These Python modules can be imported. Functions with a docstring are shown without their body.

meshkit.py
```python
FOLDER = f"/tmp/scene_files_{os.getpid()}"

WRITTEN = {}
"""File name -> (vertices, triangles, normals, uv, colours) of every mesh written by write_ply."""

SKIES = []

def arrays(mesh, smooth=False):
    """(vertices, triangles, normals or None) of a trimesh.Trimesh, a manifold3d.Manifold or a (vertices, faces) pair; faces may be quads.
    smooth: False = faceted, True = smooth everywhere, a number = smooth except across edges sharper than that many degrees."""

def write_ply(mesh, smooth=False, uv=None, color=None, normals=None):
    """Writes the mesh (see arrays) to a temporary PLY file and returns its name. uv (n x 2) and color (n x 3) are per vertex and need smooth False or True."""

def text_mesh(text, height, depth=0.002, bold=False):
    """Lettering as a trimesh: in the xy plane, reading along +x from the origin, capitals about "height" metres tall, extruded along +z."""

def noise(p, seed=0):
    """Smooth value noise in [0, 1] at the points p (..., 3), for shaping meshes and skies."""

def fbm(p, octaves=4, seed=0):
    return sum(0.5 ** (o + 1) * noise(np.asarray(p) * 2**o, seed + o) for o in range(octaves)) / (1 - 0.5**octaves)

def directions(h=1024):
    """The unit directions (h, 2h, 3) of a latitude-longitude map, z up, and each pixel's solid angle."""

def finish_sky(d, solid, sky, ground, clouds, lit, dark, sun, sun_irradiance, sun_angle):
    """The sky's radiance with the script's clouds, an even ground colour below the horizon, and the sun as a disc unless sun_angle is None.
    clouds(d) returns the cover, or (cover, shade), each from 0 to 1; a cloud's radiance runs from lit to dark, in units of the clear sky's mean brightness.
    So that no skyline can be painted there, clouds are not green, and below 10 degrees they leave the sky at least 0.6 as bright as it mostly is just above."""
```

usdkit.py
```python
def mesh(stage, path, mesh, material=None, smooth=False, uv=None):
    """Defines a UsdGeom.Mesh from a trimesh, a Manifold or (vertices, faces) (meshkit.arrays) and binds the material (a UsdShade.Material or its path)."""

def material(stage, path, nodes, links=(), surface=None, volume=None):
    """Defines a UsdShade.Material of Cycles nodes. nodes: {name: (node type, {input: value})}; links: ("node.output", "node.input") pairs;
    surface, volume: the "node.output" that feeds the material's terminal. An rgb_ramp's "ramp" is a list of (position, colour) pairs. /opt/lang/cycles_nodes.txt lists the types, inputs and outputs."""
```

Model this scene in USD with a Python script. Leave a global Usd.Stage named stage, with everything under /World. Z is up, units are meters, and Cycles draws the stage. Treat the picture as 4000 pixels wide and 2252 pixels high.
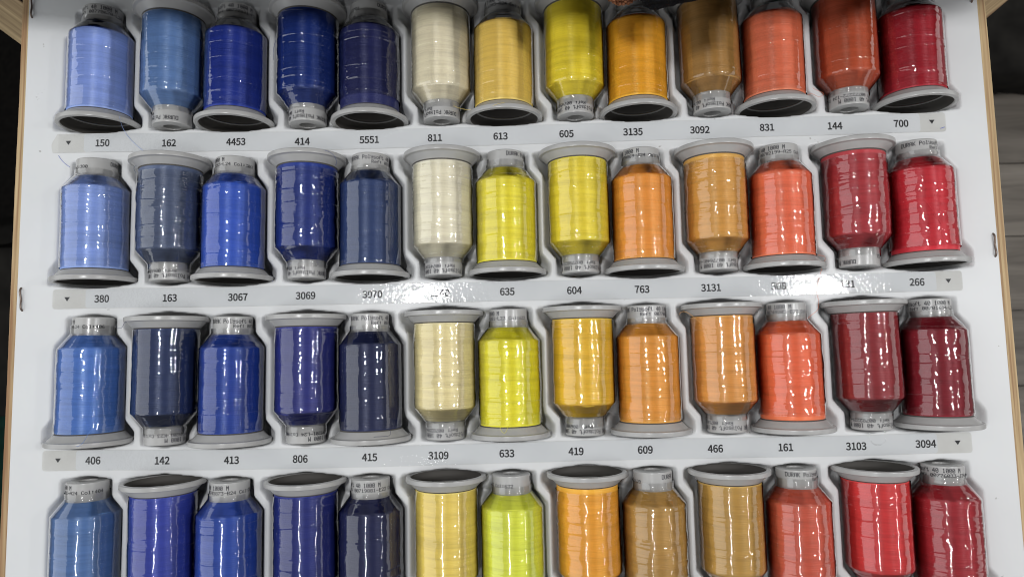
import math, random
import numpy as np, trimesh, shapely
from shapely.geometry import Polygon, Point
from shapely import affinity
from scipy import ndimage
import usdkit, meshkit
from pxr import Usd, UsdGeom, UsdLux, UsdShade, Gf, Sdf

stage = Usd.Stage.CreateInMemory()
UsdGeom.SetStageUpAxis(stage, 'Z'); UsdGeom.SetStageMetersPerUnit(stage, 1.0)
UsdGeom.Xform.Define(stage, '/World'); UsdGeom.Scope.Define(stage, '/World/Looks')
MM = 0.001

# ------------------------------------------------------------------ camera
cam = UsdGeom.Camera.Define(stage, '/World/camera')
R = [(0.999692, -0.021938, -0.011592), (0.022876, 0.995843, 0.088171), (0.009609, -0.088409, 0.996038)]
C = (0.009137, -0.038003, 0.446315)
cam.AddTransformOp().Set(Gf.Matrix4d(*R[0], 0, *R[1], 0, *R[2], 0, *C, 1))
cam.CreateHorizontalApertureAttr(36.0); cam.CreateVerticalApertureAttr(20.25)
cam.CreateFocalLengthAttr(23.995)
cam.CreateClippingRangeAttr(Gf.Vec2f(0.01, 50))
cam.CreateFStopAttr(11.0); cam.CreateFocusDistanceAttr(0.432)
cam.CreateExposureAttr(0.10)

# ------------------------------------------------------------------ lamps of the shop, plus added side glow (no daylight)
def rect_lamp(name, pos, target, w, h, radiance, color=(1, 1, 1)):
    l = UsdLux.RectLight.Define(stage, '/World/' + name)
    l.CreateWidthAttr(w); l.CreateHeightAttr(h); l.CreateIntensityAttr(radiance); l.CreateColorAttr(Gf.Vec3f(*color))
    p, t = np.array(pos, float), np.array(target, float)
    z = (p - t) / np.linalg.norm(p - t)                     # shines along -z
    y = np.array([0, 1.0, 0]); x = np.cross(y, z)
    if np.linalg.norm(x) < 1e-3: x = np.array([1.0, 0, 0])
    x /= np.linalg.norm(x); y = np.cross(z, x)
    l.AddTransformOp().Set(Gf.Matrix4d(*x, 0, *y, 0, *z, 0, *p, 1))
    return l

LAMP = 150.0
for i, (x, k) in enumerate(((-0.20, 1.0), (0.65, 1.0), (1.22, 1.0))):
    rect_lamp('ceiling_lamp_%03d' % i, (x, 0.05, 1.0), (x, 0.05, 0), 0.07, 0.095, LAMP * k, (0.99, 0.995, 1.0))
for i, x in enumerate((-0.20, 1.13)):
    rect_lamp('ceiling_lamp_%03d' % (i + 3), (x, -0.46, 1.0), (x, -0.46, 0), 0.04, 0.26, 28.0, (0.99, 0.995, 1.0))
rect_lamp('side_lamp_panel', (-1.25, 0.0, 0.98), (0.0, 0.0, 0.98), 1.7, 2.2, 1.25, (0.95, 0.985, 1.0))  # added glowing panels, standing in for bright surroundings at both sides
rect_lamp('side_lamp_panel_001', (1.5, 0.0, 0.32), (0.0, 0.0, 0.32), 0.56, 2.2, 0.9, (1.0, 0.98, 0.96))
dome = UsdLux.DomeLight.Define(stage, '/World/room_ambience')
dome_mat = usdkit.material(stage, '/World/Looks/room_ambience', {'b': ('background_shader', {'color': (0.96, 0.98, 1.0), 'strength': 0.13})}, surface='b.background')
UsdShade.MaterialBindingAPI.Apply(dome.GetPrim()).Bind(dome_mat)

# ------------------------------------------------------------------ materials
def lin(c): 
    c = np.array(c, float) / 255
    return tuple(np.where(c <= 0.04045, c / 12.92, ((c + 0.055) / 1.055) ** 2.4))

def mat(name, nodes, links=(), surface='p.BSDF'):
    return usdkit.material(stage, '/World/Looks/' + name, nodes, links, surface=surface)

M = {}
M['tray'] = mat('white_plastic', {
    'tc': ('texture_coordinate', {}),
    'n': ('noise_texture', {'scale': 9.0, 'detail': 5.0, 'roughness': 0.6}),
    'r': ('rgb_ramp', {'ramp': [(0.3, (0.70, 0.707, 0.71)), (0.55, (0.735, 0.742, 0.745)), (0.8, (0.745, 0.752, 0.753))]}),
    'n2': ('noise_texture', {'scale': 170.0, 'detail': 2.0}),
    'n3': ('noise_texture', {'scale': 60.0, 'detail': 4.0, 'roughness': 0.7}),
    'r3': ('rgb_ramp', {'ramp': [(0.0, (0.55, 0.53, 0.5)), (0.285, (0.6, 0.58, 0.55)), (0.31, (1, 1, 1)), (1, (1, 1, 1))]}),
    'mx': ('mix', {'mix_type': 'multiply', 'fac': 1.0}),
    'bu': ('bump', {'strength': 0.12, 'distance': 0.0006}),
    'p': ('principled_bsdf', {'roughness': 0.38, 'specular_ior_level': 0.4})},
    [('tc.object', 'n.vector'), ('tc.object', 'n2.vector'), ('tc.object', 'n3.vector'), ('n.fac', 'r.fac'), ('n3.fac', 'r3.fac'), ('r.color', 'mx.color1'), ('r3.color', 'mx.color2'),
     ('mx.color', 'p.base_color'), ('n2.fac', 'bu.height'), ('bu.normal', 'p.normal')])
M['grey'] = mat('grey_plastic', {
    'tc': ('texture_coordinate', {}),
    'n': ('noise_texture', {'scale': 60.0, 'detail': 3.0}),
    'r': ('rgb_ramp', {'ramp': [(0.3, (0.40, 0.395, 0.385)), (0.7, (0.46, 0.455, 0.445))]}),
    'n2': ('noise_texture', {'scale': 400.0, 'detail': 2.0}),
    'bu': ('bump', {'strength': 0.25, 'distance': 0.0003}),
    'p': ('principled_bsdf', {'roughness': 0.27, 'specular_ior_level': 0.5})},
    [('tc.object', 'n.vector'), ('tc.object', 'n2.vector'), ('n.fac', 'r.fac'), ('r.color', 'p.base_color'), ('n2.fac', 'bu.height'), ('bu.normal', 'p.normal')])
M['inner'] = mat('shade_painted_inner_plastic', {'p': ('principled_bsdf', {'base_color': (0.105, 0.098, 0.09), 'roughness': 0.6, 'specular_ior_level': 0.2})})  # grey plastic darkened: the deep shade inside the base is put into its colour
M['ink'] = mat('print_ink', {'p': ('principled_bsdf', {'base_color': (0.02, 0.019, 0.026), 'roughness': 0.5})})
M['ink_pale'] = mat('faded_print_ink', {'p': ('principled_bsdf', {'base_color': (0.06, 0.058, 0.07), 'roughness': 0.5})})
M['black_ink'] = mat('black_label_ink', {'p': ('principled_bsdf', {'base_color': (0.012, 0.012, 0.014), 'roughness': 0.45})})
M['pen'] = mat('blue_pen_ink', {'p': ('principled_bsdf', {'base_color': (0.18, 0.22, 0.55), 'roughness': 0.5})})
M['paper'] = mat('label_paper', {
    'tc': ('texture_coordinate', {}), 'n': ('noise_texture', {'scale': 30.0, 'detail': 4.0}),
    'r': ('rgb_ramp', {'ramp': [(0.3, (0.63, 0.645, 0.655)), (0.7, (0.67, 0.682, 0.69))]}),
    'p': ('principled_bsdf', {'roughness': 0.6, 'specular_ior_level': 0.2})},
    [('tc.object', 'n.vector'), ('n.fac', 'r.fac'), ('r.color', 'p.base_color')])
M['tape_back'] = mat('aged_tape_backing', {
    'tc': ('texture_coordinate', {}), 'n': ('noise_texture', {'scale': 55.0, 'detail': 5.0}),
    'r': ('rgb_ramp', {'ramp': [(0.3, (0.59, 0.585, 0.56)), (0.7, (0.655, 0.655, 0.635))]}),
    'p': ('principled_bsdf', {'roughness': 0.5, 'specular_ior_level': 0.3})},
    [('tc.object', 'n.vector'), ('n.fac', 'r.fac'), ('r.color', 'p.base_color')])
M['tape'] = mat('clear_glossy_tape', {
    'tc': ('texture_coordinate', {}),
    'n': ('noise_texture', {'scale': 520.0, 'detail': 1.5, 'roughness': 0.6}),
    'bu': ('bump', {'strength': 1.0, 'distance': 0.0001}),
    'f': ('fresnel', {'IOR': 1.52}),
    'm2': ('math', {'math_type': 'multiply', 'value2': 0.55, 'use_clamp': True}),
    't': ('transparent_bsdf', {'color': (1, 1, 1)}),
    'g': ('glossy_bsdf', {'color': (1, 1, 1), 'roughness': 0.06}),
    'mx': ('mix_closure', {})},
    [('tc.object', 'n.vector'), ('n.fac', 'bu.height'), ('bu.normal', 'g.normal'), ('f.fac', 'm2.value1'), ('m2.value', 'mx.fac'), ('t.BSDF', 'mx.closure1'), ('g.BSDF', 'mx.closure2')], 'mx.closure')

def film_material(name, ring, wobble, rough, gain):
    # clear shrink wrap: creases run round the spool (fine along its axis), with broader slack
    return mat(name, {
        'tc': ('texture_coordinate', {}), 'oi': ('object_info', {}),
        'k': ('math', {'math_type': 'multiply', 'value2': 7.0}),
        'cx': ('combine_xyz', {}),
        'ad': ('vector_math', {'math_type': 'add'}),
        'mp': ('mapping', {'scale': (11.0, 140.0, 11.0)}),
        'n1': ('noise_texture', {'scale': 1.0, 'detail': 1.5, 'roughness': 0.5, 'distortion': 0.4}),
        'st': ('map_range', {'range_type': 'smoothstep', 'from_min': 0.50, 'from_max': 0.585, 'to_min': 0.0, 'to_max': 1.0, 'clamp': True}),
        'n2': ('noise_texture', {'scale': 55.0, 'detail': 2.0}),
        'mp3': ('mapping', {'scale': (50.0, 420.0, 50.0)}),
        'n3': ('noise_texture', {'scale': 1.0, 'detail': 1.0}),
        'a': ('math', {'math_type': 'multiply', 'value2': ring}),
        'b': ('math', {'math_type': 'multiply_add', 'value2': wobble}),
        'c': ('math', {'math_type': 'multiply_add', 'value2': ring * 0.6}),
        'bu': ('bump', {'strength': 1.0, 'distance': 0.001}),
        'f': ('fresnel', {'IOR': 1.5}),
        'm2': ('math', {'math_type': 'multiply', 'value2': gain, 'use_clamp': True}),
        't': ('transparent_bsdf', {'color': (0.985, 0.985, 0.985)}),
        'g': ('glossy_bsdf', {'color': (1, 1, 1), 'roughness': rough * 0.8}),
        'mx': ('mix_closure', {})},
        [('oi.random', 'k.value1'), ('k.value', 'cx.x'), ('k.value', 'cx.y'), ('tc.object', 'ad.vector1'), ('cx.vector', 'ad.vector2'),
         ('ad.vector', 'mp.vector'), ('mp.vector', 'n1.vector'), ('ad.vector', 'n2.vector'), ('ad.vector', 'mp3.vector'), ('mp3.vector', 'n3.vector'),
         ('n1.fac', 'st.value'), ('st.result', 'a.value1'), ('n2.fac', 'b.value1'), ('a.value', 'b.value3'), ('n3.fac', 'c.value1'), ('b.value', 'c.value3'),
         ('c.value', 'bu.height'), ('bu.normal', 'g.normal'), ('f.fac', 'm2.value1'), ('m2.value', 'mx.fac'), ('t.BSDF', 'mx.closure1'), ('g.BSDF', 'mx.closure2')], 'mx.closure')
M['film_smooth'] = film_material('taut_clear_film', 0.15, 0.10, 0.035, 1.75)
M['film_mid'] = film_material('creased_clear_film', 0.30, 0.30, 0.04, 1.75)
M['film_rough'] = film_material('wrinkled_clear_film', 0.42, 1.1, 0.045, 1.75)

def thread_material(name, rgb):
    c = np.array(lin(rgb)); c = c * min(0.98 + 0.24 * c.max() ** 0.5, 0.86 / c.max())
    c = np.clip(c * 0.97 + 0.03 * c.max(), 0.004, 0.93)
    lo, hi = tuple(np.clip(c * 0.80, 0, 1)), tuple(np.clip(c * 1.14, 0, 0.95))
    return mat(name, {
        'tc': ('texture_coordinate', {}), 'oi': ('object_info', {}),
        'k': ('math', {'math_type': 'multiply', 'value2': 3.0}), 'cx': ('combine_xyz', {}), 'ad': ('vector_math', {'math_type': 'add'}),
        'rot': ('vector_rotate', {'rotate_type': 'axis', 'axis': (0.15, 0.2, 1.0), 'angle': 0.045}),
        'mp': ('mapping', {'scale': (16.0, 330.0, 16.0)}),
        'n': ('noise_texture', {'scale': 1.0, 'detail': 6.0, 'roughness': 0.72, 'distortion': 0.35}),
        'r': ('rgb_ramp', {'ramp': [(0.28, lo), (0.5, tuple(c)), (0.72, hi)]}),
        'mpw': ('mapping', {'scale': (60.0, 1500.0, 60.0)}),
        'w': ('noise_texture', {'scale': 1.0, 'detail': 2.0, 'roughness': 0.7}),
        'bu': ('bump', {'strength': 0.9, 'distance': 0.00022}),
        'ta': ('tangent', {'direction_type': 'radial', 'axis': 'y'}),
        'p': ('principled_bsdf', {'roughness': 0.37, 'ior': 1.5, 'specular_ior_level': 1.0, 'anisotropic': 0.8, 'anisotropic_rotation': 0.25, 'specular_tint': tuple(np.clip(c ** 0.5 * 0.9 + 0.2, 0, 1)), 'sheen_weight': 0.12, 'sheen_tint': tuple(np.clip(c * 1.5 + 0.03, 0, 1))})},
        [('oi.random', 'k.value1'), ('k.value', 'cx.y'), ('tc.object', 'ad.vector1'), ('cx.vector', 'ad.vector2'), ('ad.vector', 'rot.vector'), ('rot.vector', 'mp.vector'), ('mp.vector', 'n.vector'),
         ('n.fac', 'r.fac'), ('r.color', 'p.base_color'), ('ad.vector', 'mpw.vector'), ('mpw.vector', 'w.vector'), ('w.fac', 'bu.height'), ('bu.normal', 'p.normal'), ('ta.tangent', 'p.tangent')])

def wood_material(name, light, dark, axis, dens=1.0):
    s = [260.0 * dens] * 3; s[axis] = 5.0
    s2 = [900.0 * dens] * 3; s2[axis] = 18.0
    return mat(name, {
        'tc': ('texture_coordinate', {}), 'mp': ('mapping', {'scale': tuple(s)}), 'mp2': ('mapping', {'scale': tuple(s2)}),
        'n': ('noise_texture', {'scale': 1.0, 'detail': 3.0, 'distortion': 0.5}), 'n2': ('noise_texture', {'scale': 1.0, 'detail': 3.0}),
        'r': ('rgb_ramp', {'ramp': [(0.36, dark), (0.47, tuple(0.5 * np.array(dark) + 0.5 * np.array(light))), (0.56, light), (0.72, tuple(np.array(light) * 1.06))]}),
        'r2': ('rgb_ramp', {'ramp': [(0.3, (0.72, 0.7, 0.66)), (0.6, (1, 1, 1))]}),
        'mx': ('mix', {'mix_type': 'multiply', 'fac': 0.8}),
        'bu': ('bump', {'strength': 0.4, 'distance': 0.0005}),
        'p': ('principled_bsdf', {'roughness': 0.6, 'specular_ior_level': 0.3})},
        [('tc.object', 'mp.vector'), ('tc.object', 'mp2.vector'), ('mp.vector', 'n.vector'), ('mp2.vector', 'n2.vector'), ('n.fac', 'r.fac'), ('n2.fac', 'r2.fac'),
         ('r.color', 'mx.color1'), ('r2.color', 'mx.color2'), ('mx.color', 'p.base_color'), ('n2.fac', 'bu.height'), ('bu.normal', 'p.normal')])
M['pine'] = wood_material('raw_pine', lin((206, 180, 138)), lin((158, 120, 86)), 1)
M['pine_x'] = wood_material('raw_pine_strut', lin((196, 172, 132)), lin((140, 112, 84)), 0, 0.8)
M['staple'] = mat('staple_steel', {'p': ('principled_bsdf', {'base_color': (0.20, 0.155, 0.13), 'metallic': 0.75, 'roughness': 0.42})})
def fuzzy(name, a, b, sc=900.0):
    return mat(name, {'tc': ('texture_coordinate', {}), 'n': ('noise_texture', {'scale': sc, 'detail': 4.0}), 'r': ('rgb_ramp', {'ramp': [(0.3, a), (0.7, b)]}),
        'bu': ('bump', {'strength': 0.8, 'distance': 0.001}), 'p': ('principled_bsdf', {'roughness': 0.9, 'specular_ior_level': 0.1})},
        [('tc.object', 'n.vector'), ('n.fac', 'r.fac'), ('r.color', 'p.base_color'), ('n.fac', 'bu.height'), ('bu.normal', 'p.normal')])
M['black_cloth'] = fuzzy('black_fleece', (0.004, 0.004, 0.005), (0.010, 0.010, 0.012))
M['dark_cloth'] = fuzzy('dark_brown_cloth', (0.003, 0.0025, 0.0022), (0.007, 0.006, 0.005), 120.0)
M['dark_grey'] = fuzzy('charcoal_cloth', (0.014, 0.013, 0.012), (0.03, 0.028, 0.025), 25.0)
M['green_cloth'] = fuzzy('dark_green_cloth', (0.004, 0.018, 0.013), (0.008, 0.035, 0.026), 60.0)
M['pompom'] = fuzzy('brown_yarn', lin((96, 58, 46)), lin((168, 116, 84)), 500.0)
def floor_material(name, k):
    return mat(name, {
        'tc': ('texture_coordinate', {}), 'mp': ('mapping', {'scale': (3.0, 38.0, 3.0)}), 'n': ('noise_texture', {'scale': 1.0, 'detail': 6.0, 'roughness': 0.6, 'distortion': 0.6}),
        'r': ('rgb_ramp', {'ramp': [(0.3, tuple(k * np.array((0.070, 0.060, 0.050)))), (0.5, tuple(k * np.array((0.128, 0.112, 0.094)))), (0.7, tuple(k * np.array((0.175, 0.155, 0.132))))]}),
        'p': ('principled_bsdf', {'roughness': 0.5})},
        [('tc.object', 'mp.vector'), ('mp.vector', 'n.vector'), ('n.fac', 'r.fac'), ('r.color', 'p.base_color')])
M['floor'] = [floor_material('grey_laminate_%d' % i, k) for i, k in enumerate((1.65, 1.5, 1.8))]

# ------------------------------------------------------------------ helpers
_names = {}
def numbered(path):
    n = _names.get(path, -1) + 1; _names[path] = n
    return path if n == 0 else '%s_%03d' % (path, n)
def tag(prim, label=None, cat=None, group=None, kind=None):
    for k, v in (('label', label), ('category', cat), ('group', group), ('kind', kind)):
        if v: prim.SetCustomDataByKey(k, v)
def thing(name, label, cat, loc=(0, 0, 0), rz=0.0, ry=0.0, group=None):
    x = UsdGeom.Xform.Define(stage, numbered('/World/' + name))
    x.AddTranslateOp().Set(Gf.Vec3d(*loc))
    if rz: x.AddRotateZOp().Set(rz)
    tag(x.GetPrim(), label, cat, group)
    return str(x.GetPath())
def obj(name, mesh, m, parent='/World', smooth=False, label=None, kind=None, cat=None, group=None):
    g = usdkit.mesh(stage, numbered(parent + '/' + name), mesh, m, smooth=smooth)
    tag(g.GetPrim(), label, cat, group, kind)
    return str(g.GetPath())
def cat_(ms): return trimesh.util.concatenate(ms)
def box(x0, x1, y0, y1, z0, z1):
    b = trimesh.creation.box([x1 - x0, y1 - y0, z1 - z0]); b.apply_translation([(x0 + x1) / 2, (y0 + y1) / 2, (z0 + z1) / 2]); return b

def lathe(profile, seg=64, close=False, rfun=None):
    """profile (r, y) mm revolved round the y axis; rfun(angle, y, r) -> r. faces outward when y rises along the outside"""
    pr = np.array(profile, float); n = len(pr)
    a = np.linspace(0, 2 * np.pi, seg, endpoint=False)
    A, I = np.meshgrid(a, np.arange(n), indexing='ij')
    r, y = pr[I, 0], pr[I, 1]
    if rfun is not None: r = rfun(A, y, r)
    v = np.stack([r * np.sin(A), y, r * np.cos(A)], -1).reshape(-1, 3) * MM
    i, j = np.meshgrid(np.arange(seg), np.arange(n - 1), indexing='ij')
    p, q = (i * n + j).ravel(), (((i + 1) % seg) * n + j).ravel()
    f = np.vstack([np.stack([p, q, q + 1], 1), np.stack([p, q + 1, p + 1], 1)])
    return trimesh.Trimesh(v, f, process=False)

def tube(points, r=0.16, sides=6, sub=4):
    """a thread through the points (mm), smoothed"""
    from scipy.interpolate import CubicSpline
    p = np.array(points, float)
    if len(p) > 2:
        t = np.concatenate([[0], np.cumsum(np.linalg.norm(np.diff(p, axis=0), axis=1))])
        p = CubicSpline(t, p)(np.linspace(0, t[-1], sub * len(p)))
    d = np.gradient(p, axis=0); d /= np.linalg.norm(d, axis=1)[:, None]
    u = np.cross(d, [0.31, 0.2, 0.93]); u /= np.linalg.norm(u, axis=1)[:, None]; w = np.cross(d, u)
    a = np.linspace(0, 2 * np.pi, sides, endpoint=False)
    v = (p[:, None] + r * (np.cos(a)[None, :, None] * u[:, None] + np.sin(a)[None, :, None] * w[:, None])).reshape(-1, 3) * MM
    n = len(p); i, j = np.meshgrid(np.arange(n - 1), np.arange(sides), indexing='ij')
    p0, p1 = (i * sides + j).ravel(), (i * sides + (j + 1) % sides).ravel()
    f = np.vstack([np.stack([p0, p1, p1 + sides], 1), np.stack([p0, p1 + sides, p0 + sides], 1)])
    return trimesh.Trimesh(v, f, process=False)

# dot-matrix lettering, 5 x 7
G = {'0': '0E 11 13 15 19 11 0E', '1': '04 0C 04 04 04 04 0E', '2': '0E 11 01 02 04 08 1F', '3': '1F 02 04 02 01 11 0E', '4': '02 06 0A 12 1F 02 02', '5': '1F 10 1E 01 01 11 0E',
     '6': '06 08 10 1E 11 11 0E', '7': '1F 01 02 04 08 08 08', '8': '0E 11 11 0E 11 11 0E', '9': '0E 11 11 0F 01 02 0C', 'A': '0E 11 11 1F 11 11 11', 'B': '1E 11 11 1E 11 11 1E',
     'C': '0E 11 10 10 10 11 0E', 'D': '1E 11 11 11 11 11 1E', 'E': '1F 10 10 1E 10 10 1F', 'I': '0E 04 04 04 04 04 0E', 'J': '07 02 02 02 02 12 0C', 'K': '11 12 14 18 14 12 11',
     'L': '10 10 10 10 10 10 1F', 'M': '11 1B 15 15 11 11 11', 'P': '1E 11 11 1E 10 10 10', 'R': '1E 11 11 1E 14 12 11', 'U': '11 11 11 11 11 11 0E', '-': '00 00 00 1F 00 00 00',
     ':': '00 0C 0C 00 0C 0C 00', 'o': '00 00 0E 11 11 11 0E', 'l': '0C 04 04 04 04 04 0E', 'y': '00 11 11 0F 01 11 0E', 's': '00 00 0E 10 0E 01 1E', 'f': '06 09 08 1C 08 08 08',
     't': '08 08 1C 08 08 09 06', 'e': '00 00 0E 11 1F 10 0E'}
CW, RCAP = 1.85, 12.25
def cap_print(line1, line2, shift, centre, y_top):
    """two rows of printed dots wrapped on the cap; centre = character index facing up"""
    V, F = [], []
    def row(text, c0, ytop, h):
        px, py = CW / 6, h / 7
        for k, ch in enumerate(text):
            if ch == ' ': continue
            for r_, hx in enumerate(G[ch].split()):
                bits = int(hx, 16); x = 0
                while x < 5:
                    if bits >> (4 - x) & 1:
                        e = x
                        while e < 5 and bits >> (4 - e) & 1: e += 1
                        x0, x1 = (c0 + k - centre) * CW + (x - 0.2) * px, (c0 + k - centre) * CW + (e + 0.2) * px
                        y1 = ytop - (r_ - 0.08) * py; y0 = ytop - (r_ + 1.08) * py
                        n = len(V)
                        for xx, yy in ((x0, y0), (x1, y0), (x1, y1), (x0, y1)):
                            a = xx / RCAP; V.append(((RCAP + 0.06) * math.sin(a), yy, (RCAP + 0.06) * math.cos(a)))
                        F.extend([(n, n + 1, n + 2), (n, n + 2, n + 3)])
                        x = e
                    else: x += 1
    row(line1, 0, y_top - 1.6, 2.7)
    row(line2, shift, y_top - 5.0, 2.15)
    return trimesh.Trimesh(np.array(V) * MM, np.array(F), process=False)

# figures on the labels
from PIL import Image, ImageDraw, ImageFont
import glob
FONT = ImageFont.truetype(glob.glob('/opt/blender-*/*/datafiles/fonts/Noto Sans CJK*')[0], 128)
def figures(text, height, depth):
    x0, y0, x1, y1 = FONT.getbbox(text, anchor='ls')
    im = Image.new('L', (x1 - x0 + 8, y1 - y0 + 8)); ImageDraw.Draw(im).text((4 - x0, 4 - y0), text, 255, FONT, anchor='ls', stroke_width=4)
    on = np.pad(np.asarray(im) > 127, ((0, 0), (1, 1))).astype(np.int8)
    rows, st = np.nonzero(np.diff(on, axis=1) == 1); en = np.nonzero(np.diff(on, axis=1) == -1)[1]
    sh = shapely.union_all(shapely.box(st, -rows - 1, en, -rows)).buffer(0.7).buffer(-0.7).simplify(0.6)
    b = sh.bounds; s = height / (b[3] - b[1])
    sh = affinity.affine_transform(sh, [s * 0.97, 0, 0, s, -s * 0.97 * (b[0] + b[2]) / 2, -s * (b[1] + b[3]) / 2])
    return cat_([trimesh.creation.extrude_polygon(g, depth, engine='earcut') for g in getattr(sh, 'geoms', [sh])])

# ------------------------------------------------------------------ layout, millimetres on the tray plane
SX = [-271.2, -222.0, -179.4, -130.3, -88.2, -40.1, 2.0, 50.0, 92.0, 140.7, 183.3, 232.8, 275.8]      # spool axes
STRIPS = [   # (number, x, y) as stuck on
    [('150', -268.6, 106.1), ('162', -223.6, 104.9), ('4453', -178.5, 104.6), ('414', -133.7, 103.7), ('5551', -88.7, 103.7), ('811', -44.6, 103.9), ('613', -0.6, 103.9), ('605', 43.5, 104.4), ('3135', 87.9, 104.6), ('3092', 132.5, 104.8), ('831', 177.2, 105.3), ('144', 222.4, 105.2), ('700', 266.2, 105.7)],
    [('380', -265.9, 1.0), ('163', -220.7, 0.5), ('3067', -175.7, 0.0), ('3069', -131.0, 0.0), ('3070', -87.0, -0.2), ('1140', -42.6, -0.3), ('635', 1.7, -0.4), ('604', 45.7, -0.6), ('763', 89.9, -0.9), ('3131', 134.9, -0.9), ('508', 178.9, -0.8), ('131', 224.0, -0.6), ('266', 268.9, -0.3)],
    [('406', -268.3, -103.6), ('142', -223.3, -104.5), ('413', -178.4, -105.2), ('806', -133.9, -105.3), ('415', -89.2, -105.2), ('3109', -44.8, -104.9), ('633', -0.8, -104.5), ('419', 43.6, -104.1), ('609', 88.0, -104.0), ('466', 132.8, -104.2), ('161', 177.7, -104.3), ('3103', 222.5, -104.5), ('3094', 266.8, -103.9)]]
def strip_y(k, x):
    if k < 3: return float(np.interp(x, [p[1] for p in STRIPS[k]], [p[2] for p in STRIPS[k]]))
    return strip_y(2, x) - 104.6 if k == 3 else None
BASE, TIP = 10.6, 92.3        # spool ends above the strip below it
def spool_ends(row, col):
    """(lower y, upper y) of a spool"""
    y = strip_y(row, SX[col])
    return y + BASE, y + TIP

# ------------------------------------------------------------------ tray with its pockets
L_TOT = TIP - BASE
def outline(row, col, grow):
    lo, hi = spool_ends(row, col); x = SX[col]
    e = 0.6
    h = [(-25.6 - grow, -e), (0, -e - 3.2), (25.6 + grow, -e), (25.6 + grow, 4.5 + grow), (19.8 + grow, 11.5 + grow), (19.8 + grow, 61 + grow * 0.6), (12.6 + grow, 69 + grow * 0.6), (12.6 + grow, L_TOT + e), (0, L_TOT + e + 1.5), (-12.6 - grow, L_TOT + e), (-12.6 - grow, 69 + grow * 0.6), (-19.8 - grow, 61 + grow * 0.6), (-19.8 - grow, 11.5 + grow), (-25.6 - grow, 4.5 + grow)]
    p = Polygon(h)
    if col % 2: return affinity.translate(affinity.rotate(p, 180, origin=(0, 0)), x, hi)
    return affinity.translate(p, x, lo)
pockets, row_of = [], []
for row in range(4):
    for group in [(0,)] + [(c, c + 1) for c in range(1, 12, 2)]:
        polys = []
        for c in group:
            p = outline(row, c, 2.9)
            if c == 0: p = p.union(outline(row, c, 5.2).intersection(shapely.box(-400, -400, SX[0], 400)))
            if c == 12: p = p.union(outline(row, c, 5.2).intersection(shapely.box(SX[12], -400, 400, 400)))
            polys.append(p)
        row_of.append(row); pockets.append(shapely.union_all(polys).buffer(-1.2).buffer(2.2).buffer(-1.0))
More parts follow.
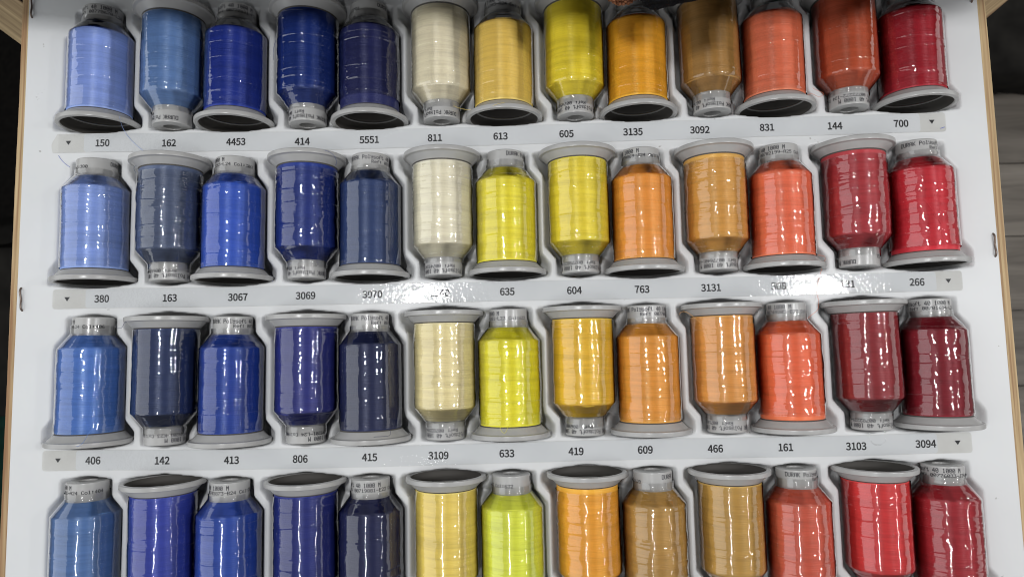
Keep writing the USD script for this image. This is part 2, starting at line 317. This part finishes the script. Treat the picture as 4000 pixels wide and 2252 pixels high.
def build_tray():
    X0, X1, Y0, Y1, S = -322.6, 323.4, -238.0, 262.0, 0.9
    nx, ny = int((X1 - X0) / S) + 1, int((Y1 - Y0) / S) + 1
    k = 3
    gx, gy = np.linspace(X0, X1, nx), np.linspace(Y0, Y1, ny)
    # finer raster for a smooth distance field
    W, H = nx * k, ny * k
    px = S / k
    tight = [outline(r_, c_, 0.0) for r_ in range(4) for c_ in range(13)]
    def field(shift):
        im = Image.new('L', (W, H), 0); dr = ImageDraw.Draw(im)
        for p in (tight if shift else pockets):
            if shift: p = shapely.union_all([affinity.translate(p, 0, t) for t in (-8, -4, 0, 4, 8)])
            for q in getattr(p, 'geoms', [p]):
                dr.polygon([((x - X0) / (X1 - X0) * (W - 1), (y - Y0) / (Y1 - Y0) * (H - 1)) for x, y in q.exterior.coords], fill=255)
        ins = np.asarray(im) > 127
        d = (ndimage.distance_transform_edt(ins) - ndimage.distance_transform_edt(~ins)) * px
        d = ndimage.gaussian_filter(d, 2.0)
        return ndimage.map_coordinates(d, np.meshgrid(np.linspace(0, H - 1, ny), np.linspace(0, W - 1, nx), indexing='ij'), order=1)
    d, d2 = field(0), field(1)
    st = lambda t: (lambda u: u * u * (3 - 2 * u))(np.clip(t, 0, 1))
    z = -6.2 * st((d + 0.9) / 4.4) - 20.0 * st((d2 + 1.6) / 14.0) * st(d / 1.6)
    Xg, Yg = np.meshgrid(gx, gy)
    q = np.stack([Xg * 0.02, Yg * 0.02, 0 * Xg], -1)
    z += 0.5 * (meshkit.fbm(q, 3, 4) - 0.5) * 0.5
    edge = np.minimum(np.minimum(Xg - X0, X1 - Xg), np.minimum(Yg - Y0, Y1 - Yg))
    v = np.stack([Xg, Yg, z], -1).reshape(-1, 3) * MM
    i, j = np.meshgrid(np.arange(ny - 1), np.arange(nx - 1), indexing='ij')
    a = (i * nx + j).ravel()
    f = np.vstack([np.stack([a, a + 1, a + nx + 1], 1), np.stack([a, a + nx + 1, a + nx], 1)])
    # rolled-down rim so that the sheet has an edge
    ring = np.concatenate([np.arange(nx), np.arange(1, ny) * nx + nx - 1, (ny - 1) * nx + np.arange(nx - 2, -1, -1), np.arange(ny - 2, 0, -1) * nx])
    n0 = len(v); low = v[ring].copy(); low[:, 2] -= 1.3 * MM
    v = np.vstack([v, low]); m = len(ring); t = np.arange(m); u = (t + 1) % m
    f = np.vstack([f, np.stack([ring[t], n0 + t, n0 + u], 1), np.stack([ring[t], n0 + u, ring[u]], 1)])
    return trimesh.Trimesh(v, f, process=False)

board = thing('display_board', 'white moulded display tray stapled on a pine frame, holding all the thread spools', 'display board')
obj('tray', build_tray(), M['tray'], board, smooth=50)
obj('back_panel', box(-.3223, .3231, -.2377, .2617, -.0405, -.032), M['pine_x'], board)
def rail(x0, x1, seed):
    b = box(x0, x1, -.240, .264, -.0404, -.0018)
    b = b.subdivide().subdivide().subdivide()
    v = b.vertices.copy(); o = meshkit.fbm(np.stack([v[:, 1] * 110, v[:, 2] * 60, v[:, 0] * 0 + seed], -1), 3, seed) - .5
    outer = np.abs(np.abs(v[:, 0])) > abs((x0 + x1) / 2)
    v[:, 0] += np.where(outer, o * .0012, 0); b.vertices = v
    return b
obj('side_rail', rail(-.3284, -.3228, 3), M['pine'], board, smooth=25)
obj('side_rail', rail(.3236, .3302, 5), M['pine'], board, smooth=25)
def strut(p, q, w, z0, z1):
    p, q = np.array(p), np.array(q); L = np.linalg.norm(q - p); b = trimesh.creation.box([L, w, z1 - z0])
    return b, (*((p + q) / 2), (z0 + z1) / 2), math.degrees(math.atan2(*(q - p)[::-1]))
for p, q, w in (((-.60, .395), (-.29, .160), .0265), ((.60, .405), (.29, .158), .0265)):
    b, c, a = strut(p, q, w, -.075, -.055)
    g = obj('strut', b, M['pine_x'], board)
    xf = UsdGeom.Xformable(stage.GetPrimAtPath(g)); xf.AddTranslateOp().Set(Gf.Vec3d(*c)); xf.AddRotateZOp().Set(a)
def cross_rail(y): return box(-.33, .33, y - .02, y + .02, -.0545, -.0410)
obj('cross_rail', cross_rail(.19), M['pine_x'], board)
obj('cross_rail', cross_rail(-.19), M['pine_x'], board)
for x0, y0, x1, y1 in ((-320.4, 210.0, -320.3, 195.6), (-321.2 + 1.2, 9.1, -320.0 + 1.2, -5.4), (321.0, 30.2, 321.2, 15.5), (320.6, 203.0, 319.8, 188.7)):
    obj('staple', tube([(x0, y0, -1.5), (x0, y0 + .1, .2), (x0 * .97 + x1 * .03, y0 * .97 + y1 * .03, .75), ((x0 + x1) / 2, (y0 + y1) / 2, .8), (x0 * .03 + x1 * .97, y0 * .03 + y1 * .97, .75), (x1, y1 - .1, .2), (x1, y1, -1.5)], .62, 8, 4), M['staple'], board, smooth=60)
obj('pen_mark', tube([(-298.4, 98.3, .12), (-294.9, 93.7, .12), (-290.4, 90.2, .12)], .16), M['pen'], board)
obj('pen_mark', tube([(292.0, 101.6, .6), (294.6, 102.5, .6)], .25), M['pen'], board)

# label strips
ARROWS = [((-291.8, 106.7), (286.6, 106.3)), ((-288.9, 1.2), (289.3, 0.0)), ((-291.1, -103.2), (287.1, -103.6))]
ENDS = [(-303.2, 295.8), (-298.6, 298.4), (-301.4, 296.2)]
def ribbon(xs, yf, h, z0, z1, ragged=None):
    top = [(x, yf(x) + h) for x in xs]; bot = [(x, yf(x) - h) for x in xs]
    pts = bot + top[::-1]
    p = Polygon(pts).buffer(-2.0).buffer(2.0, quad_segs=5)
    if ragged: p = p.difference(ragged)
    m = trimesh.creation.extrude_polygon(p, z1 - z0, engine='earcut'); m.apply_translation([0, 0, z0]); m.apply_scale(MM); return m
for k, items in enumerate(STRIPS):
    strip = board + '/label_strip' + ('' if k == 0 else '_%03d' % k)
    UsdGeom.Xform.Define(stage, strip)
    tag(stage.GetPrimAtPath(strip), label=('label strip starting 150, under the top row', 'label strip starting 380, in the middle, with glare', 'label strip starting 406, lowest')[k])
    xa, xb = ENDS[k]; xs = np.linspace(xa, xb, 60); yf = lambda x, k=k: strip_y(k, x) + 0.3
    rag = None
    if k == 0: rag = Polygon([(xa - 2, 114.2), (xa + 12, 114.2), (xa + 3.4, 112.6), (xa + 2.2, 110.2), (xa + .6, 107.6), (xa - .2, 105), (xa + .9, 100), (xa - 2, 99)])
    obj('tape_backing', ribbon(xs, yf, 6.5, 0.26, 0.36, rag), M['tape_back'], strip)
    obj('paper', ribbon(np.linspace(xa + 22, xb - 17 if k != 2 else xb - 22, 50), yf, 6.35, 0.365, 0.44), M['paper'], strip)
    for t, x, y in items:
        m = figures(t, 5.0, 0.03); m.apply_transform(trimesh.transformations.rotation_matrix(math.radians(-0.15), [0, 0, 1])); m.apply_translation([x, y, 0.445]); m.apply_scale(MM)
        obj('number', m, M['black_ink'], strip)
    for (x, y) in ARROWS[k]:
        m = trimesh.creation.extrude_polygon(Polygon([(x - 1.85, y + 1.35), (x + 1.85, y + 1.35), (x, y - 1.4)]), .03, engine='earcut'); m.apply_translation([0, 0, .445]); m.apply_scale(MM)
        obj('arrow', m, M['black_ink'], strip)
    # clear tape over paper and print: a fine grid so that it is never quite flat
    nx_, ny_ = 500, 12
    gx = np.linspace(xa + .4, xb - .4, nx_); Y = np.array([[yf(x) + t for t in np.linspace(-6.4, 6.4, ny_)] for x in gx])
    X = np.repeat(gx[:, None], ny_, 1)
    Z = .52 + .28 * (meshkit.fbm(np.stack([X * .05, Y * .09, 0 * X + k], -1), 2, 9 + k))
    a = (np.arange(nx_ - 1)[:, None] * ny_ + np.arange(ny_ - 1)[None]).ravel()
    m = trimesh.Trimesh(np.stack([X, Y, Z], -1).reshape(-1, 3) * MM, np.vstack([np.stack([a, a + ny_, a + ny_ + 1], 1), np.stack([a, a + ny_ + 1, a + 1], 1)]), process=False)
    if k: obj('clear_tape', m, M['tape'], strip, smooth=True)
    else:
        keep = m.triangles_center[:, 0] > (xa + 4) * MM; m.update_faces(keep); obj('clear_tape', m, M['tape'], strip, smooth=True)

m = lathe([(5.0, .0), (5.15, .35), (5.5, .42), (5.75, .3), (5.85, 0)], 48); m.apply_transform(trimesh.transformations.rotation_matrix(math.pi / 2, [1, 0, 0])); m.apply_translation([.2363, -.0985, .0007])
obj('clear_dot_sticker', m, M['tape'], board, smooth=True)
# ------------------------------------------------------------------ spools
ROWS = [  # name of the colour, sRGB, film, print character facing up, reference
    [('periwinkle blue', (138, 160, 214), 's', 15, '00770670-L24'), ('steel blue', (100, 132, 178), 's', 4.5, '00749201-K24'), ('royal blue', (30, 52, 142), 's', 15, '00777121-K24'), ('navy blue', (22, 48, 120), 'm', 9.5, '00742605-A24'), ('dark indigo', (38, 42, 88), 'r', 36.5, '00742605-A24'), ('ivory cream', (235, 226, 200), 's', 6, '00731206-C24'), ('soft yellow', (248, 216, 110), 's', 24, '00711205-A24'),
     ('mustard yellow', (226, 206, 46), 's', 12, '00745919-J24'), ('golden orange', (244, 180, 30), 's', 20, '00745212-K24'), ('bronze brown', (168, 127, 66), 's', 8, '00765012-L24'), ('salmon orange', (213, 116, 80), 's', 30, '00745212-K24'), ('rust orange', (182, 82, 46), 's', 17, '00772272-I24'), ('crimson red', (162, 28, 42), 'm', 30, '00745212-K24')],
    [('light cornflower blue', (132, 156, 210), 'm', 33, '00770670-L24'), ('slate blue', (82, 94, 122), 'r', 14, '00669411-C22'), ('bright royal blue', (48, 88, 184), 'm', 24.5, '00771265-L24'), ('deep blue', (30, 50, 126), 'r', 10, '00662019-B22'), ('dull navy blue', (48, 67, 112), 's', 7, '00707012-C23'), ('pale cream', (238, 231, 207), 'm', 13.5, '00749247-B24'), ('lemon yellow', (250, 236, 52), 'm', -1, '00774016-A25'),
     ('warm yellow', (246, 226, 60), 'm', 14, '00778827-K24'), ('apricot orange', (236, 160, 56), 'm', 25, '00779869-J24'), ('honey gold', (205, 154, 70), 'r', 14, '00776401-K24'), ('coral orange', (238, 120, 78), 'm', 23.5, '00782199-A25'), ('cranberry red', (169, 50, 56), 'r', 37, '00669411-C22'), ('bright crimson', (192, 32, 46), 'r', 8, '00694112-C22')],
    [('medium cornflower blue', (80, 122, 190), 'm', 26.5, '00770670-L24'), ('dark slate navy', (42, 56, 96), 's', 26.5, '00749201-K23'), ('cobalt blue', (30, 64, 152), 'm', 6, '00749201-K24'), ('violet blue', (44, 50, 126), 'm', 26, '00749201-L24'), ('midnight navy', (36, 43, 80), 's', 7, '00749201-K24'), ('pale vanilla yellow', (246, 232, 180), 'm', 14, '00783594-R25'), ('vivid lemon yellow', (246, 236, 42), 'r', 26.5, '00749201-L23'),
     ('golden yellow', (250, 206, 52), 'm', 11, '00698915-L22'), ('amber gold', (216, 152, 54), 'm', 12, '00770855-K24'), ('light caramel', (212, 152, 72), 'm', 9, '00710682-K24'), ('bright coral', (232, 112, 66), 'r', 24, '00749205-B22'), ('brick red', (146, 45, 50), 'm', 12, '00782239-L22'), ('dark cherry red', (133, 24, 38), 'r', 19.5, '00701694-L22')],
    [('grey blue', (86, 121, 171), 's', 25, '00749201-A24'), ('iris blue', (50, 66, 162), 'm', 5, '00749201-K24'), ('medium cobalt blue', (40, 76, 166), 'm', 21, '00745873-B24'), ('deep violet navy', (36, 46, 122), 'm', 5, '00749201-K24'), ('near black navy', (31, 36, 78), 'm', 18.5, '00719881-E23'), ('straw yellow', (244, 220, 112), 's', 5, '00749201-K24'), ('lime yellow', (214, 218, 70), 's', 33, '00749201-L23'),
     ('marigold orange', (246, 178, 48), 'r', 5, '00749201-K24'), ('antique gold', (182, 143, 74), 'r', -2.5, '00749201-K24'), ('old gold', (188, 150, 74), 'm', 5, '00749201-K24'), ('terracotta orange', (199, 92, 66), 'm', 5.5, '00749201-K24'), ('scarlet red', (201, 50, 50), 'm', 5, '00749201-K24'), ('rose red', (166, 36, 46), 'r', 21, '00776033-J24')]]
COL4 = ['404', '165', '387', '808', '416', '3107', '632', '419', '628', '467', '161', '165', '504']
LOOSE = {(0, 0): [(-245.2, 116.5, 22.0), (-250.9, 116.5, 10.0), (-252.5, 112.4, 2.0), (-246.6, 105.1, 1.2), (-240.7, 100.0, 1.0)],
 (1, 1): [(-239.5, 80.9, 9.0), (-240.5, 83.1, 10.0), (-240.8, 84.9, 11.0), (-237.1, 86.7, 14.0), (-235.2, 88.2, 15.0), (-228.4, 88.0, 18.0), (-225.2, 86.3, 19.0)],
 (1, 3): [(-111.2, 89.4, 26.5), (-109.5, 88.9, 26.0), (-106.2, 86.8, 24.0), (-105.3, 84.8, 22.0), (-106.6, 81.8, 18.0)],
 (0, 6): [(-30.4, 120.3, 15.0), (-23.4, 118.4, 13.0), (-16.8, 117.0, 15.0), (-8.2, 115.6, 22.0), (-1.7, 116.6, 26.0), (2.9, 117.1, 26.3)],
 (2, 0): [(-253.1, -74.7, 21.0), (-254.7, -79.0, 21.0), (-258.3, -84.2, 22.0), (-259.3, -88.0, 24.0), (-259.8, -89.9, 26.0), (-263.5, -91.1, 25.0)],
 (2, 4): [(-73.9, -85.2, 20.0), (-71.7, -87.0, 20.5), (-71.5, -88.1, 21.5), (-72.5, -89.0, 24.0), (-76.0, -89.2, 25.5), (-80.9, -89.2, 26.3)],
 (2, 6): [(-3.4, -85.3, 20.6), (-3.7, -87.0, 22.0), (-1.5, -88.7, 24.0), (0.0, -87.1, 22.0), (1.2, -84.9, 20.6)],
 (2, 9): [(111.1, -18.6, 12.0), (110.9, -17.3, 16.0), (112.5, -17.1, 20.0), (117.8, -20.1, 18.0), (122.4, -24.6, 18.5), (124.8, -29.0, 20.0), (125.8, -33.4, 20.5), (127.4, -36.4, 20.9), (129.0, -37.4, 21.0)],
 (1, 10): [(198.3, 16.6, 17.0), (206.1, 15.3, 10.0), (207.2, 11.0, 3.0), (204.1, 0.3, 1.2), (203.3, -3.1, 1.2), (203.5, -8.3, 1.5), (202.4, -13.1, 5.0), (200.1, -17.1, 8.0), (194.6, -20.9, 10.0), (193.0, -22.6, 9.0)],
 (0, 10): [(199.2, 121.4, 15.0), (205.0, 122.4, 12.0), (210.2, 122.5, 9.0), (212.7, 124.5, 8.0), (207.7, 127.4, 8.0), (205.8, 128.8, 8.0)],
 (1, 12): [(264.7, 50.9, 20.9), (269.9, 43.9, 20.6), (276.8, 31.9, 19.0), (283.4, 21.5, 16.0), (285.7, 17.8, 15.0), (289.3, 16.1, 13.0)],
 (0, 3): [(-148.6, 170.1, 10.0), (-151.6, 165.4, 6.0), (-152.3, 159.1, 4.0)],
 (2, 1): [(-250.2, -18.5, 9.0), (-246.8, -18.9, 10.0), (-242.6, -16.3, 14.0), (-237.0, -16.0, 16.0)]}

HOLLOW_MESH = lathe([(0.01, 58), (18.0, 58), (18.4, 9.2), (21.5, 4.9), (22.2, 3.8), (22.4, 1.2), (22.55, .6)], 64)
BASE_MESH = lathe([(22.5, .7), (22.7, .35), (23.1, 0), (25.0, 0), (25.45, .3), (25.6, .8), (25.6, 2.5), (25.45, 2.95), (25.0, 3.2), (23.9, 3.25), (23.4, 3.6), (20.2, 7.0), (19.3, 7.6), (18.6, 7.7)], 80)
CAP_MESH = lathe([(11.4, 60), (12.15, 66), (12.25, 70.2), (12.25, 80.6), (12.05, 81.3), (11.5, 81.65), (6.0, 81.65), (5.5, 81.4), (5.3, 80.8), (5.2, 62), (.01, 61.9)], 64)
def winding(seed, low):
    prof = [(18.6, 7.7)]
    ys = np.concatenate([np.linspace(7.75, 8.4, 3), np.linspace(9, 60, 44), np.linspace(60.6, 62.4, 4), np.linspace(63, 69.6, 8)])
    for y in ys:
        r = 19.45
        if y < 8.4: r = 19.45 - (8.4 - y) * .6
        if y > 60.6: r = 19.45 - .25 * (min(y, 62.4) - 60.6) / 1.8 * 1.0
        if y > 62.4: r = 19.2 - (y - 62.4) / 7.2 * 6.4
        prof.append((r, y))
    prof.append((11.9, 69.9))
    def rf(a, y, r):
        q = np.stack([np.sin(a) * 1.3, y * .33 + a * .12, np.cos(a) * 1.3], -1)
        return r + .34 * (meshkit.fbm(q, 3, seed) - .5) * np.clip((y - 7.5) / 3, 0, 1)
    return lathe(prof, 56, rfun=rf)
def film(seed, y0, y1, slack):
    ys = np.concatenate([np.linspace(y0, 61.2, 46), np.linspace(62.0, 70.6, 8), np.linspace(71.2, y1, 6)])
    prof = []
    for y in ys:
        r = 19.95
        if y > 61.2: r = 19.95 - (y - 61.2) / 9.4 * 7.0
        if y > 70.6: r = 12.75
        prof.append((r, y))
    def rf(a, y, r):
        q = np.stack([np.sin(a) * 2.2, y * .26, np.cos(a) * 2.2], -1)
        q2 = np.stack([np.sin(a) * 1.2, y * .09, np.cos(a) * 1.2], -1)
        return r + slack * .42 * meshkit.fbm(q, 2, seed) + slack * .8 * np.clip(meshkit.fbm(q2, 2, seed + 7) - .45, 0, 1) * np.clip((72 - y) / 12, 0, 1)
    return lathe(prof, 72, rfun=rf)
rng = random.Random(7)
WIND = [winding(11 + 5 * i, 0) for i in range(6)]
for r in range(4):
    for c in range(13):
        name, rgb, fk, idx, ref = ROWS[r][c]
        lo, hi = spool_ends(r, c); up = c % 2 == 0
        if r < 3: label = '%s thread spool, %s, standing above the number %s' % (name, 'flange down' if up else 'upside down with cap below', STRIPS[r][c][0])
        else: label = '%s thread spool, %s, directly below the number %s' % (name, 'cap up' if up else 'flange up', STRIPS[2][c][0])
        label = {(1, 4): 'dull navy blue thread spool, flange down, right neighbour of the one above 3069', (1, 5): 'pale cream thread spool, cap below, left neighbour of the lemon yellow one above 635', (1, 11): 'cranberry red thread spool, cap below, left neighbour of the bright crimson one above 266'}.get((r, c), label)
        tilt = rng.uniform(-.5, .5)
        at = (SX[c] * MM, (lo if up else hi) * MM, 0.0)
        rz = (0 if up else 180) + tilt
        s = thing('thread_spool', label, 'thread spool', at, rz, group='thread spools set in the display tray')
        bs = obj('base', BASE_MESH, M['grey'], s, smooth=35)
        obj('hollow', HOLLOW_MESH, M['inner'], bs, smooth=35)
        cap = obj('cap', CAP_MESH, M['grey'], s, smooth=35)
        code = STRIPS[r][c][0] if r < 3 else COL4[c]
        pr = cap_print('DURAK Polysoft 40 1000 M', 'Ref: %s Col:%s' % (ref, code), 9.3, idx + .5, 81.6 - rng.uniform(-.3, .3))
        obj('printing', pr, M['ink' if rng.random() < .75 else 'ink_pale'], cap)
        tm = thread_material('thread_' + name.replace(' ', '_'), rgb)
        obj('thread_winding', WIND[rng.randrange(6)], tm, s, smooth=50)
        y0 = 8.1 + (2.6 if fk == 'r' and rng.random() < .6 else rng.uniform(0, 1.0)) + (3.5 if (r, c) == (0, 4) else 0)
        obj('clear_film', film(100 * r + c, y0, rng.uniform(73.2, 76.5), {'s': .7, 'm': 1.0, 'r': 1.5}[fk]), M[{'s': 'film_smooth', 'm': 'film_mid', 'r': 'film_rough'}[fk]], s, smooth=True)
        if (r, c) in LOOSE:
            p = np.array(LOOSE[(r, c)]) - np.array([SX[c], lo if up else hi, 0]); a = math.radians(-rz)
            q = np.stack([p[:, 0] * math.cos(a) - p[:, 1] * math.sin(a), p[:, 0] * math.sin(a) + p[:, 1] * math.cos(a), p[:, 2]], 1)
            obj('loose_thread', tube(q, .11), tm, s, smooth=True)

# ------------------------------------------------------------------ cloth corner and pompom at the top edge, plus an added heap for shadow
def fleece():  # unseen bulk out of view, shaped to cast the shadow over the top row
    n, m = 150, 40
    us = np.linspace(-1, 1, n); V = []
    prof = [(.36, .003), (.35, .06), (.28, .105), (.205, .114), (.182, .118), (.178, .126), (.190, .138), (.235, .150), (.34, .152), (.43, .13), (.452, .08), (.45, .03), (.44, .003)]
    t = np.linspace(0, len(prof) - 1, m); P = np.stack([np.interp(t, range(len(prof)), [p[i] for p in prof]) for i in (0, 1)], 1)
    for u in us:
        k = math.sqrt(max(0, 1 - abs(u) ** 8))
        V.append([(u * .43, .34 + (y - .34) * (.25 + .75 * k), z * (.2 + .8 * k)) for y, z in P])
    V = np.array(V); V[..., 1] -= .0155 + .0065 * V[..., 0] / .3; q = V * 26
    V[..., 1] += (meshkit.fbm(q, 3, 3) - .5) * .014 * (V[..., 2] > .02)
    V[..., 2] += (meshkit.fbm(q + 9, 3, 5) - .5) * .008 * (V[..., 2] > .02)
    a = (np.arange(n - 1)[:, None] * m + np.arange(m - 1)[None]).ravel()
    f = np.vstack([np.stack([a, a + 1, a + m + 1], 1), np.stack([a, a + m + 1, a + m], 1)])
    return trimesh.Trimesh(V.reshape(-1, 3), f[:, ::-1], process=False)
def flap():
    # the corner of the fleece that hangs into view
    pts = np.array([(.0775, .170), (.0765, .150), (.0790, .1425), (.0845, .1405), (.091, .1415), (.100, .1435), (.118, .1465), (.121, .170)])
    p = Polygon(pts).buffer(-.002).buffer(.002)
    b = trimesh.creation.extrude_polygon(p, .008, engine='earcut'); b.apply_translation([0, 0, .096]); b = b.subdivide_to_size(.0016)
    v = b.vertices; v = v + (np.stack([meshkit.fbm(v * 420 + k * 7, 3, k) for k in range(3)], 1) - .5) * .0022; b.vertices = v; return b
fl = thing('fleece_cloth', 'black fuzzy cloth corner beside the brown pompom, unseen heap added to shade the top row', 'cloth')
obj('fleece_heap', fleece(), M['black_cloth'], fl, smooth=True)
obj('hanging_corner', flap(), M['black_cloth'], fl, smooth=60)
def pompom():
    rs = np.random.RandomState(5); c = np.array([.0700, .1635, .088]); ms = []
    core = trimesh.creation.icosphere(3, .0125); core.apply_translation(c); ms.append(core)
    for i in range(520):
        z = 1 - 2 * (i + .5) / 520; a = i * 2.39996; rr = math.sqrt(1 - z * z)
        d = np.array([rr * math.cos(a), rr * math.sin(a), z])
        b = trimesh.creation.icosphere(1, rs.uniform(.0007, .0011)); b.apply_translation(c + d * (.0132 + rs.uniform(-.0005, .0012))); ms.append(b)
    return cat_(ms)
obj('pompom', pompom(), M['pompom'], smooth=True, label='brown knitted pompom hanging at the top edge over the golden orange spool', cat='pompom')

# ------------------------------------------------------------------ floor and dark things far below
fl_ = UsdGeom.Xform.Define(stage, '/World/floor'); tag(fl_.GetPrim(), 'grey wood laminate floor', None, kind='structure')
obj('subfloor', box(-2.2, 2.2, -1.6, 2.0, -.80, -.766), M['floor'][1], '/World/floor', kind='structure')
yy = -.9; i = 0
while yy < 1.1:
    for side in (-1, 1):
        xe = .55 + .1 * (i % 3)
        x0, x1 = (.3, 1.7) if side > 0 else (-1.7, -.3)
        b = box(x0, x1, yy + .001, yy + .129, -.7655, -.75)
        obj('plank', b, M['floor'][(i * 2 + (side > 0)) % 3], '/World/floor')
    yy += .130; i += 1
def heap(x0, x1, y0, y1, z0, z1, seed, amp=.02):
    b = trimesh.creation.box([x1 - x0, y1 - y0, z1 - z0]); b = b.subdivide_to_size(.06)
    import trimesh.smoothing as sm
    sm.filter_laplacian(b, iterations=6)
    b.apply_translation([(x0 + x1) / 2, (y0 + y1) / 2, (z0 + z1) / 2])
    v = b.vertices; b.vertices = v + (np.stack([meshkit.fbm(v * 8 + k * 5, 3, seed + k) for k in range(3)], 1) - .5) * amp * 2
    return b
obj('bag', heap(.74, 1.4, .43, .85, -.752, -.62, 2, .03), M['dark_grey'], smooth=True, label='black cloth bag on the floor behind the right corner of the board', cat='bag')
obj('blanket', heap(-1.5, -.62, .16, .95, -.752, -.50, 6, .03), M['dark_cloth'], smooth=True, label='dark brown cloth heap on the floor beyond the left edge of the board', cat='cloth')
obj('blanket', heap(-1.5, -.62, -.17, .2, -.752, -.58, 8, .03), M['dark_grey'], smooth=True, label='charcoal cloth heap on the floor beside the left rail, between brown and green', cat='cloth')
obj('blanket', heap(-1.5, -.62, -.9, -.12, -.752, -.56, 12, .03), M['green_cloth'], smooth=True, label='dark green cloth heap on the floor beyond the lower left rail', cat='cloth')
